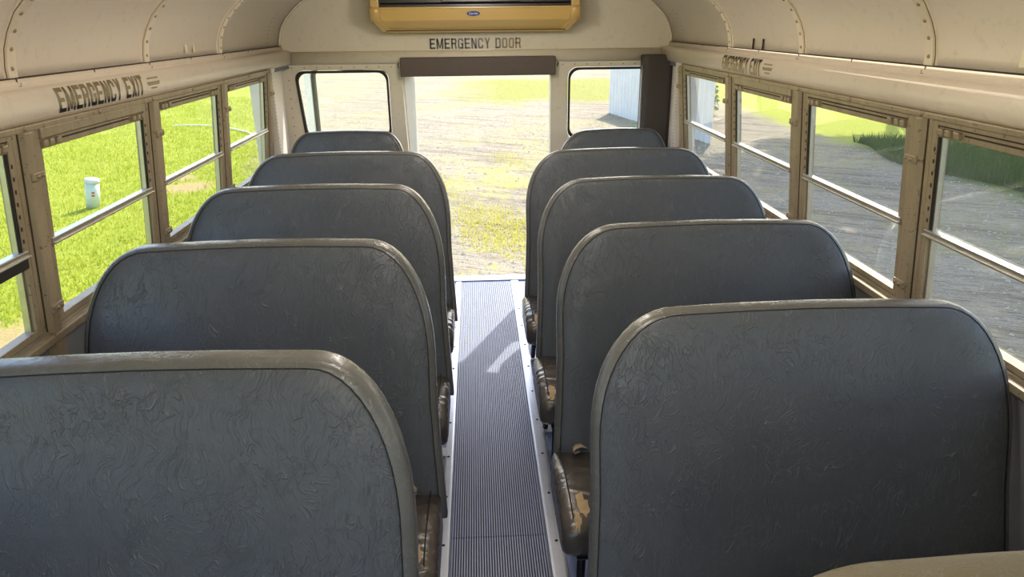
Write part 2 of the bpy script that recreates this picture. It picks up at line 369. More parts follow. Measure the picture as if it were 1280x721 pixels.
# ------------------------------------------------------------------ the setting: floor
mb = MB(); mb.box(-1.24, 1.24, YF-.8, YR_+.04, -.05, 0); obj('floor', mb, 'floor', kind='structure')
MAT_L, MAT_R = -.146, .176
def mat_piece(y0, y1, top):
    nr = 38; p = (MAT_R-MAT_L)/nr; mb = MB(); base = MB()
    base.box(MAT_L, MAT_R, y0, y1, .0005, .003)
    o = obj('aisle_mat', base, 'mat_base', label=top[0], cat='floor mat')
    for k in range(nr):
        x = MAT_L+p*(k+.5); w = p*.21
        mb.add([(x-w*1.25, y0, .003), (x-w, y0, .0068), (x+w, y0, .0068), (x+w*1.25, y0, .003), (x-w*1.25, y1, .003), (x-w, y1, .0068), (x+w, y1, .0068), (x+w*1.25, y1, .003)],
               [(0, 1, 5, 4), (1, 2, 6, 5), (2, 3, 7, 6), (0, 3, 2, 1), (4, 5, 6, 7)])
    obj('raised_rib', mb, 'mat_top', parent=o, kind='stuff')
mat_piece(1.983, YR_-.02, ['blue-grey ribbed rubber aisle mat running back to the open rear doorway'])
mat_piece(YF+.4, 1.980, ['darker near length of ribbed rubber aisle mat in front of the joint'])
def strip(x0, x1, xr, label):
    mb = MB(); y0, y1 = YF+.4, YR_-.005
    prof = [(x0, .0005), (x0+.004, .006), (x0+.012, .0075), (x1-.012, .0075), (x1-.004, .006), (x1, .0005)]
    mb.loft([[(x, y, z) for x, z in prof] for y in (y0, y1)], True, True, False)
    o = obj('aisle_trim_strip', mb, 'trim', label=label, cat='trim strip')
    for k in range(20):
        y = 4.30-.2615*k
        if y < y0+.1: break
        s = MB(); s.dome((0, 0, 0), (0, 0, 1), .0062, .003, 8); obj('screw', s, 'steel', parent=o, loc=(xr, y, .0075))
strip(-.192, -.148, -.172, 'worn aluminium trim strip along the left edge of the aisle mat')
strip(.178, .236, .210, 'worn aluminium trim strip along the right edge of the aisle mat')
mb = MB(); mb.box(-.44, .44, YR_-.0, YR_+.10, .0, .012); obj('trim_1', mb, 'trim', kind='structure', bevel=.003)

# ------------------------------------------------------------------ ceiling shell and side walls
CEIL = [(1.190, 1.527), (1.189, 1.56), (1.180, 1.605), (1.163, 1.645), (1.135, 1.69), (1.09, 1.735), (1.03, 1.785), (.94, 1.825), (.80, 1.862), (.6, 1.895), (.4, 1.915), (.2, 1.925), (0, 1.928)]
CE2 = CEIL+[(-x, z) for x, z in CEIL[-2::-1]]
def ceil_pt(i_f):  # fractional index along the arch
    i = min(int(i_f), len(CE2)-2); t = i_f-i
    return (CE2[i][0]*(1-t)+CE2[i+1][0]*t, CE2[i][1]*(1-t)+CE2[i+1][1]*t)
def arch(scale_out):
    out = []
    for i, (x, z) in enumerate(CE2):
        a = CE2[max(0, i-1)]; b = CE2[min(len(CE2)-1, i+1)]; dx, dz = b[0]-a[0], b[1]-a[1]; l = math.hypot(dx, dz)
        out.append((x+dz/l*scale_out, z-dx/l*scale_out))
    return out
mb = MB(); inn, outr = arch(0), arch(.05); loop = inn+outr[::-1]
mb.loft([[(x, y, z) for x, z in loop] for y in (YF-.1, YR_+.06)], True, True, True)
o = obj('ceiling', mb, 'cream', kind='structure')
RIBY = [1.921+.784*k for k in range(-5, 3)]
for y in RIBY:
    mb = MB(); a0, a1 = arch(.001), arch(-.007); lp = []
    for hw, off in ((.027, .0), (.0235, -.004), (.0195, -.004), (.018, -.009), (-.018, -.009), (-.0195, -.004), (-.0235, -.004), (-.027, .0)): lp.append((hw, arch(off)))
    rings = [[(a[i][0], y+hw, a[i][1]) for hw, a in lp] for i in range(len(CE2))]
    mb.loft(rings, True, True, False)
    r = obj('roof_rib', mb, 'rib', parent=o)
    if y > 0:
        rv = MB(); rp = arch(-.009)
        for sgn in (1, -1):
            d = .035; pts = [Vector((sgn*x, z)) for x, z in rp[:len(CEIL)]]; cur = 0; acc = .03
            for i in range(len(pts)-1):
                seg = (pts[i+1]-pts[i]); L = seg.length
                while acc < L:
                    p = pts[i]+seg*(acc/L); nn = Vector((-seg.y, seg.x)).normalized()*sgn
                    rv.dome((p.x, y, p.y), (nn.x, 0, nn.y), .0062, .004); acc += .047
                acc -= L
        obj('rivet_row', rv, 'rivet', parent=r, kind='stuff')
    gv = MB()
    for s in (.0215, -.0215):
        gp = arch(-.0048); gv.loft([[(gp[i][0], y+s-.0012, gp[i][1]), (gp[i][0], y+s+.0012, gp[i][1])] for i in range(len(CE2))], False, False, True)
    obj('seam_line', gv, 'groove', parent=r)
for sgn in (1, -1):  # fine rivets of the rearmost joint and the joint line itself
    rv = MB(); rp = arch(-.0)
    for i in range(0, 5):
        for t in (0, .5):
            x = rp[i][0]*(1-t)+rp[i+1][0]*t; z = rp[i][1]*(1-t)+rp[i+1][1]*t
            rv.dome((sgn*x, 4.30, z), (-sgn, 0, -.4), .004, .002)
    obj('rivet_row', rv, 'rivet', parent=o, kind='stuff')
mb = MB(); mb.box(-1.186, -1.181, 3.075, 3.092, 1.552, 1.582); mb2 = MB(); mb2.box(-1.186, -1.181, 3.160, 3.177, 1.550, 1.580)
obj('paint_patch', mb, 'sticker', parent=o); obj('paint_patch', mb2, 'sticker', parent=o)
for y in (3.19, 3.08):
    mb = MB(); mb.box(1.180, 1.186, y-.003, y+.003, 1.53, 1.578); obj('bracket_slot', mb, 'groove', parent=o)
mb = MB(); mb.box(1.179, 1.183, 1.53, 1.585, 1.548, 1.586); obj('sticker', mb, 'sticker', parent=o)

# cornice roll above the windows
def corn_prof():
    p = [(1.190, 1.5315), (1.174, 1.5315), (1.170, 1.516), (1.176, 1.513)]
    for k in range(9):
        a = R(86-172*k/8); p.append((1.146-.026*math.cos(a)**.8, 1.468+.042*math.sin(a)))
    p += [(1.150, 1.424), (1.20, 1.424)]
    return p
def corn(side, name):
    p = corn_prof(); mb = MB(); mb.loft([[(side*x, y, z) for x, z in p] for y in (YF, YR_)], True, True, True)
    o = obj(name, mb, 'cream', kind='structure')
    g = MB(); g.box(min(side*1.1755, side*1.190), max(side*1.1755, side*1.190), YF, YR_, 1.5312, 1.5345); obj('seam_line', g, 'groove', parent=o)
    ys = [1.915+.3925*k for k in range(-2, 6)]
    for k, y in enumerate(ys):
        s = MB(); s.box(min(side*1.172, side*1.18), max(side*1.172, side*1.18), y-.002, y+.002, 1.516, 1.5315); obj('strip_joint', s, 'groove', parent=o)
        if k % 2 == 0:
            s = MB(); s.dome((side*1.174, y+.012, 1.517), (-side, 0, 0), .007, .004, 8); obj('screw', s, 'rivet', parent=o)
    return o
corn(-1, 'trim_2'); corn(1, 'trim_3')
# rolled inner surface of the cornice, where the lettering sits
def corn_surface(z):
    a = math.asin(max(-1, min(1, (z-1.468)/.042))); return 1.146-.026*math.cos(a)**.8-.0012

# side walls: lower panel + header strip
def wall(side, name):
    mb = MB()
    def q(o, y, z): return (side*(xw(z)+o), y, z)
    mb.hexa([q(.012, YF, 0), q(.012, YR_, 0), q(.03, YR_, 0), q(.03, YF, 0), q(.012, YF, .862), q(.012, YR_, .862), q(.03, YR_, .862), q(.03, YF, .862)])
    mb.hexa([q(.02, YF, 1.405), q(.02, YR_, 1.405), q(.08, YR_, 1.405), q(.08, YF, 1.405), (side*1.19, YF, 1.53), (side*1.19, YR_, 1.53), (side*1.25, YR_, 1.53), (side*1.25, YF, 1.53)])
    o = obj(name, mb, 'kick', kind='structure')
    mb = MB(); mb.hexa([(side*1.29, YF-.8, -.45), (side*1.29, YR_+.06, -.45), (side*1.31, YR_+.06, -.45), (side*1.31, YF-.8, -.45), (side*1.208, YF-.8, .84), (side*1.208, YR_+.06, .84), (side*1.218, YR_+.06, .84), (side*1.218, YF-.8, .84)]); obj('body_panel', mb, 'body', parent=o)
    # corner panel between the last window and the rear wall
    mb = MB(); yb = PY[8]+.045+(.06 if side > 0 else -.0)
    a0, a1 = 1.125, 1.19
    mb.hexa([(side*a0, yb, .0), (side*a1, YR_, .0), (side*1.25, YR_, .0), (side*1.25, yb, .0), (side*a0, yb, 1.43), (side*a1, YR_, 1.43), (side*1.25, YR_, 1.43), (side*1.25, yb, 1.43)])
    cp = obj('corner_panel', mb, 'cream_rough', parent=o)
    rv = MB()
    for k in range(26):
        z = .90+.02*k; rv.dome((side*(a0+.004), yb+.018, z), (-side, -.05, 0), .0045, .003)
    obj('rivet_row', rv, M['groove'], parent=cp, kind='stuff')
    return o
wall(-1, 'wall_left'); wall(1, 'wall_right')
for side, nm in ((-1, 'trim_4'), (1, 'trim_5')):
    mb = MB()
    def q(o, y, z): return (side*(xw(z)+o), y, z)
    mb.hexa([q(-.016, YF, .862), q(-.016, PY[8]+.04, .862), q(.036, PY[8]+.04, .862), q(.036, YF, .862), q(-.016, YF, .886), q(-.016, PY[8]+.04, .886), q(.036, PY[8]+.04, .886), q(.036, YF, .886)])
    mb2 = MB(); mb2.hexa([q(.004, YF, .886), q(.004, PY[8]+.04, .886), q(.036, PY[8]+.04, .886), q(.036, YF, .886), q(.004, YF, .896), q(.004, PY[8]+.04, .896), q(.036, PY[8]+.04, .896), q(.036, YF, .896)])
    o = obj(nm, mb, 'frame', kind='structure', bevel=.004); obj('sill_track', mb2, 'alu', parent=o)
    # thin header trim under the cornice, with screws
    mb = MB(); mb.hexa([q(.002, YF, 1.412), q(.002, PY[8]+.05, 1.412), q(.04, PY[8]+.05, 1.412), q(.04, YF, 1.412), q(.002, YF, 1.428), q(.002, PY[8]+.05, 1.428), q(.04, PY[8]+.05, 1.428), q(.04, YF, 1.428)])
    h = obj('header_trim', mb, 'frame', parent=o, bevel=.003)
    for y in [PY[4]+.369*k for k in range(9)]:
        s = MB(); s.dome((side*(xw(1.42)+.001), y, 1.421), (-side, 0, 0), .0065, .004, 8); obj('screw', s, 'rivet', parent=h)

# pillars
tr = 6
for side in (-1, 1):
    for k, y in enumerate(PY[1:]):
        if side > 0 and k == 7: y += .06
        mb = MB()
        def q(o, dy, z): return (side*(xw(z)+o), y+dy, z)
        z0, z1 = .886, 1.414
        pr = [(.035, -.046), (.006, -.046), (.006, -.024), (-.008, -.019), (-.008, .019), (.006, .024), (.006, .046), (.035, .046)]
        mb.loft([[q(o, dy, z) for o, dy in pr] for z in (z0, z1)], True, True, False)
        o = obj('trim_%d' % tr, mb, 'frame', kind='structure', bevel=.003); tr += 1
        # post foot below the sill
        mb = MB(); mb.loft([[q(o_, dy, z) for o_, dy in ((.01, -.028), (-.01, -.024), (-.01, .024), (.01, .028))] for z in (.80, .862)], True, True, False)
        obj('post_foot', mb, 'frame', parent=o)
        g = MB(); g.hexa([q(.0045, .026, z0), q(.0045, .031, z0), q(.009, .031, z0), q(.009, .026, z0), q(.0045, .026, z1), q(.0045, .031, z1), q(.009, .031, z1), q(.0045, .026, z1)])
        g.hexa([q(.0045, -.031, z0), q(.0045, -.026, z0), q(.009, -.026, z0), q(.009, -.031, z0), q(.0045, -.031, z1), q(.0045, -.026, z1), q(.009, -.026, z1), q(.009, -.031, z1)])
        obj('pillar_groove', g, 'groove', parent=o)
        for zc in (1.305, .955):
            c = MB(); c.hexa([q(-.006, -.020, zc-.011), q(-.006, .030, zc-.011), q(-.016, .030, zc-.011), q(-.016, -.020, zc-.011), q(-.006, -.020, zc+.011), q(-.006, .030, zc+.011), q(-.016, .030, zc+.011), q(-.016, -.020, zc+.011)])
            cl = obj('clip', c, 'frame', parent=o, bevel=.003)
            s = MB(); s.dome(q(-.016, -.002, zc), (-side, 0, 0), .0065, .006, 8); s.dome(q(-.016, .02, zc), (-side, 0, 0), .005, .004, 8)
            obj('screw', s, 'rivet', parent=cl)

# windows
def window(side, idx, y0, y1, num, exitw=False, detail=True):
    def q(o, y, z): return (side*(xw(z)+o), y, z)
    def bx(mb, o0, o1, ya, yb, za, zb):
        return mb.hexa([q(o0, ya, za), q(o0, yb, za), q(o1, yb, za), q(o1, ya, za), q(o0, ya, zb), q(o0, yb, zb), q(o1, yb, zb), q(o1, ya, zb)])
    ya, yb = y0+.046, y1-.046; hp = .012 if exitw else 0
    mb = MB()
    bx(mb, .008, .04, ya, ya+.020, .896, 1.414); bx(mb, .008, .04, yb-.020, yb, .896, 1.414)
    bx(mb, .008, .04, ya+.020, yb-.020, .896, .914)
    bx(mb, .002 if exitw else .008, .04, ya+.020, yb-.020, 1.400-hp, 1.414)
    w = obj('window_%d' % num, mb, 'frame', kind='structure', bevel=.002)
    a, b = ya+.020, yb-.020
    # upper sash
    s = MB(); bx(s, .012, .03, a, b, 1.372-hp, 1.398-hp)
    t_ = obj('upper_sash_rail', s, 'frame', parent=w, bevel=.002)
    if detail:
        s = MB(); bx(s, .0105, .0145, a+.10, b-.10, 1.3865-hp, 1.3905-hp); obj('latch_slot', s, 'groove', parent=t_)
        g2 = MB(); bx(g2, .0065, .0085, a, b, 1.3985-hp, 1.4015-hp); obj('head_gap', g2, 'groove', parent=w)
        for yy in (a+.018, a+.046, a+.080, b-.018, b-.046, b-.080):
            s = MB(); bx(s, .0, .016, yy-.010, yy+.010, 1.378-hp, 1.395-hp); obj('latch', s, 'frame', parent=t_, bevel=.003)
    s = MB(); bx(s, .004, .030, a-.012, b+.012, 1.110, 1.130); bx(s, -.002, .006, a-.012, b+.012, 1.112, 1.118)
    obj('meeting_rail', s, 'alu', parent=w, bevel=.002)
    for (ga, gb) in ((a, a+.012), (b-.012, b)):
        far = ga != a; gw = .007 if far else .012
        s = MB(); bx(s, .012, .028, gb-gw if far else ga, gb, 1.130, 1.372-hp); obj('side_gasket' if far else 'side_stile', s, 'gasket' if far else 'frame', parent=w)
        if far: s = MB(); bx(s, .016, .028, ga, gb-gw, 1.130, 1.372-hp); obj('side_stile', s, 'alu', parent=w)
        s = MB(); bx(s, .018, .034, ga+(.004 if far else 0), gb-.002, .914, 1.110); obj('sash_stile', s, 'alu', parent=w)
        if detail:
            s = MB()
            for k in range(7):
                zz = 1.150+.031*k; yy = (ga-.0035) if ga == a else (gb+.0035); bx(s, .0065, .0085, yy-.0022, yy+.0022, zz, zz+.010)
            if ga != a: obj('notch_row', s, 'groove', parent=w, kind='stuff')
    gm = 'glass_clear' if side < 0 else 'glass_dusty'
    def pane(o, za, zb):
        s = MB(); pts = [q(o, a+.006, za), q(o, b-.006, za), q(o, b-.006, zb), q(o, a+.006, zb)]
        s.add(pts, [(0, 1, 2, 3)]); p = obj('pane', s, gm, parent=w); return p
    pane(.020, 1.128, 1.374-hp); pane(.026, .912, 1.112)
num = 1
for side in (-1, 1):
    for k in range(1, 8):
        y0, y1 = PY[k], PY[k+1]
        if side > 0 and k == 7: y1 += .06
        window(side, k, y0, y1, num, exitw=(side < 0 and k == 5) or (side > 0 and k == 6), detail=(k >= 4)); num += 1
# black half-lowered strip under the first left meeting rail
mb = MB(); 
def ql(o, y, z): return (-(xw(z)+o), y, z)
mb.hexa([ql(.005, PY[4]+.06, 1.085), ql(.005, PY[5]-.06, 1.085), ql(.022, PY[5]-.06, 1.085), ql(.022, PY[4]+.06, 1.085), ql(.005, PY[4]+.06, 1.109), ql(.005, PY[5]-.06, 1.109), ql(.022, PY[5]-.06, 1.109), ql(.022, PY[4]+.06, 1.109)])
obj('rail_gasket', mb, 'gasket', parent=bpy.data.objects['window_4'])

# ------------------------------------------------------------------ rear wall
WL = rrect(-1.090, -.550, .97, 1.392, .055, 6, .03, 0)
WR = rrect(.552, 1.12, .95, 1.392, .06, 6, 0, 0)
DOOR = [(-.428, .012), (.447, .012), (.447, 1.47), (-.475, 1.47), (-.428, .55)]
outer = [(-1.22, 0.0), (1.22, 0.0), (1.22, 1.53)]+[(x, z) for x, z in arch(.02)][1:-1]+[(-1.22, 1.53)]
DL = [(-.428, 0.004), (.447, 0.004), (.447, 1.40), (-.472, 1.40)]
outer2 = [(-1.22, 0), (-.428, 0), (-.472, 1.40), (.447, 1.40), (.447, 0), (1.22, 0), (1.22, 1.53)]+arch(.02)[1:-1]+[(-1.22, 1.53)]
bm = plate(outer2, [WL, WR], lambda a, b: (a, YR_, b), (0, .06, 0))
rw = obj('wall_rear', bm_mesh(bm, 'wall_rear', 'rear'), None, kind='structure')
# rolled header above the rivet row
mb = MB(); pr = [(YR_-.0, 1.424), (YR_-.012, 1.427), (YR_-.020, 1.437), (YR_-.022, 1.455), (YR_-.019, 1.475), (YR_-.010, 1.492), (YR_-.003, 1.50), (YR_+.01, 1.50)]
mb.loft([[(x, y, z) for y, z in pr] for x in (-1.185, 1.185)], True, True, True); obj('rolled_header', mb, 'rear', parent=rw)
mb = MB()
for x in [-1.13+.075*k for k in range(9)]+[.52+.075*k for k in range(7)]: mb.dome((x, YR_, 1.408), (0, -1, 0), .0045, .003)
for z in [.95+.055*k for k in range(8)]: mb.dome((-1.155, YR_, z), (0, -1, 0), .0045, .003)
obj('rivet_row', mb, 'rivet', parent=rw, kind='stuff')
# arch moulding where the roof meets the rear wall
mb = MB(); a0, a1 = arch(-.012), arch(-.001)
mb.loft([[(a0[i][0], YR_-.001, a0[i][1]), (a0[i][0]*.999, YR_-.014, a0[i][1]), (a1[i][0], YR_-.018, a1[i][1]), (a1[i][0], YR_-.001, a1[i][1])] for i in range(len(CE2))], True, True, True)
obj('arch_moulding', mb, 'rear', parent=rw)
def rear_window(loop, name, mat, cutx=None):
    cx = sum(p[0] for p in loop)/len(loop); cz = sum(p[1] for p in loop)/len(loop)
    def ins(d): return [(p[0]-math.copysign(min(abs(p[0]-cx), d), p[0]-cx), p[1]-math.copysign(min(abs(p[1]-cz), d), p[1]-cz)) for p in loop]
    def sec(d, y): return [(x, YR_+y, z) for x, z in ins(d)]
    mb = MB(); rings = [sec(-.004, .0), sec(-.002, -.008), sec(.008, -.010), sec(.016, -.004), sec(.018, .012), sec(.012, .03), sec(-.004, .0)]
    mb.loft(rings, True, False, True)
    o = obj(name, mb, 'gasket', kind='structure')
    s = MB(); s.add(sec(.014, .012), [tuple(range(len(loop)))]); obj('pane', s, mat, parent=o)
rear_window(WL, 'window_15', 'glass_rear'); rear_window(WR, 'window_16', 'glass_clear')
# door reveal
mb = MB()
mb.hexa([(-.470, YR_+.061, 0), (-.424, YR_+.061, 0), (-.400, YR_+.17, 0), (-.46, YR_+.17, 0), (-.50, YR_+.061, 1.40), (-.462, YR_+.061, 1.40), (-.405, YR_+.17, 1.40), (-.50, YR_+.17, 1.40)])
mb.box(.448, .49, YR_+.061, YR_+.12, 0, 1.40); mb.box(-.5, .5, YR_+.061, YR_+.14, 1.345, 1.45)
obj('door_frame', mb, 'doorpaint', parent=rw)
# padded header
mb = MB(); mb.box(-.470, .468, YR_-.075, YR_-.024, 1.352, 1.462)
vo = obj('trim_%d' % tr, mb, 'valance', kind='structure', bevel=.006); tr += 1
for sx in (-1, 1):
    s = MB(); s.tube([(sx*.482+(0), YR_-.028, 1.40), (sx*.487, YR_-.032, 1.42), (sx*.482, YR_-.03, 1.435)], .003, 6); obj('hinge_wire', s, 'groove', parent=vo)
s = MB(); s.box(.19, .27, YR_-.06, YR_-.03, 1.4615, 1.4665); obj('mounting_tab', s, 'trim', parent=vo, bevel=.002)

# open emergency door, swung out past the left rear window
dr = empty('door_1', (-.465, YR_+.10, 0), kind='structure', rz=R(142))
dp = rrect(.0, .92, -.25, 1.45, .05, 4); dw = rrect(.07, .85, .86, 1.38, .06, 5)
bm = plate(dp, [dw], lambda a, b: (a, 0, b), (0, .035, 0)); obj('door_panel', bm_mesh(bm, 'door_panel', 'doorpaint'), None, parent=dr)
s = MB(); s.add([(x, .018, z) for x, z in dw], [tuple(range(len(dw)))]); obj('pane', s, 'glass_rear', parent=dr)
def ring_on(loop, y0, y1, d, mat, parent, name):
    cx = sum(p[0] for p in loop)/len(loop); cz = sum(p[1] for p in loop)/len(loop)
    f = lambda d, y: [(p[0]-math.copysign(d, p[0]-cx), y, p[1]-math.copysign(d, p[1]-cz)) for p in loop]
    m_ = MB(); m_.loft([f(-.008, y0), f(-.004, y0-.006), f(d, y0-.004), f(d, y1+.004), f(-.008, y1)], True, False, True); return obj(name, m_, mat, parent=parent)
ring_on(dw, .0, .035, .012, 'gasket', dr, 'door_gasket')
s = MB(); s.tube([(.80, -.01, .62), (.80, -.05, .62), (.66, -.05, .62), (.66, -.01, .62)], .009, 8); obj('door_handle', s, 'trim', parent=dr)

# front bulkhead with the windshield opening (behind the camera)
fo = [(-1.24, 0), (1.24, 0), (1.24, 1.53)]+arch(.02)[1:-1]+[(-1.24, 1.53)]
bm = plate(fo, [rrect(-1.08, 1.08, .75, 1.72, .1, 5)], lambda a, b: (a, YF, b), (0, -.05, 0))
obj('wall_front', bm_mesh(bm, 'wall_front', 'cream_rough'), None, kind='structure')

# ------------------------------------------------------------------ lettering
def stroke_text(txt, w, h):
    """condensed block capitals built from straight bars; returns a flat mesh w wide and h high"""
    t, b = .30, .165                       # upright and crossbar thickness on a unit cell
    V = lambda x: [(x, 0), (x+t, 0), (x+t, 1), (x, 1)]
    H = lambda y, x0=0., x1=1.: [(x0, y), (x1, y), (x1, y+b), (x0, y+b)]
    c = .16
    def bowl(l0, l1, z0, z1):             # closed or open ring with cut corners
        return [[(l0, z0+c), (l0+t, z0+c+.03), (l0+t, z1-c-.03), (l0, z1-c)], [(l1-t, z0+c+.03), (l1, z0+c), (l1, z1-c), (l1-t, z1-c-.03)],
                [(l0+c, z1), (l0, z1-c), (l0+t, z1-c-.03), (l0+t+.08, z1-b)], [(l1, z1-c), (l1-c, z1), (l1-t-.08, z1-b), (l1-t, z1-c-.03)],
                [(l0, z0+c), (l0+c, z0), (l0+t+.08, z0+b), (l0+t, z0+c+.03)], [(l1-c, z0), (l1, z0+c), (l1-t, z0+c+.03), (l1-t-.08, z0+b)],
                [(l0+c, z1), (l0+t+.08, z1-b), (l1-t-.08, z1-b), (l1-c, z1)], [(l0+c, z0), (l1-c, z0), (l1-t-.08, z0+b), (l0+t+.08, z0+b)]]
    O = bowl(0, 1, 0, 1)
    left = [O[0], O[2], O[4], O[3], O[5], O[6], O[7]]
    stubs = [[(1-t, .66), (1, .66), (1, 1-c), (1-t, 1-c-.03)], [(1-t, c+.03), (1, c), (1, .34), (1-t, .34)]]
    G = {'E': [V(0), H(0), H(.425, 0, .86), H(1-b)], 'I': [V(.37)], 'T': [V(.375), H(1-b)],
         'M': [V(0), V(1-t+.25), [(0, 1), (t, 1), (.70, .05), (.55, .05)], [(1.25-t, 1), (1.25, 1), (.70, .05), (.55, .05)]],
         'N': [V(0), V(1-t), [(0, 1), (t+.02, 1), (1, 0), (1-t-.02, 0)]],
         'O': O, 'C': left+stubs, 'G': left+[stubs[0], [(1-t, 0), (1, 0), (1, .5), (1-t, .5)], H(.38, .55, 1)],
         'D': [V(0), [(1-t, c+.03), (1, c), (1, 1-c), (1-t, 1-c-.03)], H(0, 0, 1-c), H(1-b, 0, 1-c), O[3], O[5]],
         'R': [V(0), H(1-b, 0, 1-c), H(.42, 0, .85), [(1-t, .58), (1, .62), (1, 1-c), (1-t, 1-c-.03)], O[3], [(.82, .42), (1, .60), (1-t, .60), (.70, .5)], [(.62, .46), (.86, .50), (1.02, 0), (1.02-t-.02, 0)]],
         'X': [[(0, 1), (t+.03, 1), (1, 0), (1-t-.03, 0)], [(1-t-.03, 1), (1, 1), (t+.03, 0), (0, 0)]],
         'Y': [[(.37, 0), (.63, 0), (.63, .46), (.37, .46)], [(0, 1), (t+.02, 1), (.63, .42), (.37, .42)], [(1-t-.02, 1), (1, 1), (.63, .42), (.37, .42)]]}
    x = 0; polys = []
    for ch in txt:
        if ch == ' ': x += .75; continue
        off = -.37 if ch == 'I' else 0
        polys += [[(x+off+px, py) for px, py in p] for p in G[ch]]
        x += {'M': 1.25, 'I': .26}.get(ch, 1.0)+.22
    x -= .22; mb = MB()
    for p in polys: mb.add([(px/x*w, py*h, 0) for px, py in p], [(0, 1, 2, 3)])
    me = bpy.data.meshes.new('lettering'); me.from_pydata(mb.v, [], mb.f); return me
def text_mesh(txt, name, w, h, bold=.012, spacing=1.0):
    cu = bpy.data.curves.new(name, 'FONT'); cu.body = txt; cu.size = 1; cu.offset = bold; cu.extrude = 0; cu.space_character = spacing; cu.resolution_u = 3
    o = bpy.data.objects.new(name, cu); C.objects.link(o); dg = bpy.context.evaluated_depsgraph_get(); dg.update()
    me = bpy.data.meshes.new_from_object(o.evaluated_get(dg)); bpy.data.objects.remove(o)
    xs = [v.co.x for v in me.vertices]; ys = [v.co.y for v in me.vertices]; x0, x1, y0, y1 = min(xs), max(xs), min(ys), max(ys)
    me.materials.clear()
    for v in me.vertices: v.co = Vector(((v.co.x-x0)/(x1-x0)*w, (v.co.y-y0)/(y1-y0)*h, 0))
    return me
me = stroke_text('EMERGENCY DOOR', .551, .060)
for v in me.vertices: v.co = Vector((-.290+v.co.x, YR_-.0035, 1.507+v.co.y))
me.materials.append(M['letters_rear']); obj('lettering', me, None, parent=rw)
def side_text(side, ya, yb, z0, z1, mat, parent, txt='EMERGENCY EXIT'):
    me = stroke_text(txt, abs(yb-ya), z1-z0)
    # cut tall letters so they follow the roll
    bm = bmesh.new(); bm.from_mesh(me)
    for k in range(1, 6):
        bmesh.ops.bisect_plane(bm, geom=bm.verts[:]+bm.edges[:]+bm.faces[:], plane_co=(0, (z1-z0)*k/6, 0), plane_no=(0, 1, 0))
    bm.to_mesh(me); bm.free()
    for v in me.vertices:
        z = z0+v.co.y; y = ya+(v.co.x if side < 0 else -v.co.x); v.co = Vector((side*(corn_surface(z)), y, z))
    me.materials.append(M[mat]); return obj('lettering', me, None, parent=parent)
side_text(-1, 1.985, 2.50, 1.440, 1.503, 'letters_left', bpy.data.objects['trim_2'])
side_text(1, 3.385, 2.925, 1.440, 1.503, 'letters_right', bpy.data.objects['trim_3'])
for (side, ya, d, par) in ((-1, 2.53, 1, 'trim_2'), (1, 2.90, -1, 'trim_3')):
    for z, l in ((1.486, .085), (1.472, .10), (1.466, .09), (1.454, .05)):
        s = MB(); y0, y1 = sorted((ya+d*(.05-l/2), ya+d*(.05+l/2)))
        n_ = int(l/.009)
        for k in range(n_):
            u0 = y0+(y1-y0)*k/n_; u1 = u0+(y1-y0)/n_*.7
            s.add([(side*corn_surface(z), u0, z), (side*corn_surface(z), u1, z), (side*corn_surface(z+.005), u1, z+.005), (side*corn_surface(z+.005), u0, z+.005)], [(0, 1, 2, 3)])
        obj('small_print', s, 'faint', parent=bpy.data.objects[par])

# ------------------------------------------------------------------ air conditioner on the rear wall
ac = empty('air_conditioner', (0, YR_, 1.60), 'gold and black air conditioning unit mounted high on the rear wall', 'air conditioner')
def acloc(mb, name, mat, parent=ac, bevel=0):
    for i, v in enumerate(mb.v): mb.v[i] = (v[0], v[1]-YR_, v[2]-1.60)
    return obj(name, mb, mat, parent=parent, bevel=bevel)
lv = [(1.895, -.60, .585, 4.36), (1.735, -.60, .585, 4.36), (1.733, -.605, .590, 4.345), (1.668, -.600, .585, 4.355), (1.612, -.535, .520, 4.43), (1.602, -.525, .510, 4.44)]
mb = MB(); mb.loft([[(l, YR_-.006, z), (r_, YR_-.006, z), (r_, y, z), (l, y, z)] for z, l, r_, y in lv[::-1]], True, True, False)
acloc(mb, 'housing', 'gold', bevel=.004)
mb = MB(); mb.box(-.555, .54, 4.348, 4.362, 1.742, 1.885); gr = acloc(mb, 'grille', 'black_plastic', bevel=.003)
for k in range(5):
    mb = MB(); z = 1.755+.026*k; mb.hexa([(-.545, 4.338, z-.002), (.53, 4.338, z-.002), (.53, 4.348, z+.006), (-.545, 4.348, z+.006), (-.545, 4.337, z), (.53, 4.337, z), (.53, 4.347, z+.009), (-.545, 4.347, z+.009)])
    acloc(mb, 'grille_slat', 'black_plastic', parent=gr)
mb = MB(); mb.box(-.20, .24, 4.326, 4.334, 1.764, 1.80); acloc(mb, 'grille_tab', 'black_plastic', parent=gr, bevel=.003)
for sx, xe in ((-1, -.60), (1, .585)):
    mb = MB(); c = xe-sx*.022
    mb.loft([[(c-.028, 4.36, z), (c-.022, 4.338, z), (c+.022, 4.338, z), (c+.028, 4.36, z)] for z in (1.74, 1.89)], True, True, False); acloc(mb, 'side_bezel', 'gold', bevel=.003)
    mb = MB(); mb.loft([[(c-.032, 4.362, z), (c-.026, 4.330+d, z), (c+.026, 4.330+d, z), (c+.032, 4.362, z)] for z, d in ((1.665, .012), (1.70, .0), (1.725, -.004), (1.742, .0))], True, True, True); acloc(mb, 'bezel_knuckle', 'gold')
    mb = MB(); x2 = xe-sx*.075
    mb.hexa([(c-.02, 4.346, 1.668), (c+.02, 4.346, 1.668), (x2+.025, 4.424, 1.608), (x2-.025, 4.424, 1.608), (c-.02, 4.356, 1.678), (c+.02, 4.356, 1.678), (x2+.025, 4.44, 1.618), (x2-.025, 4.44, 1.618)]); acloc(mb, 'corner_bezel', 'gold', bevel=.003)
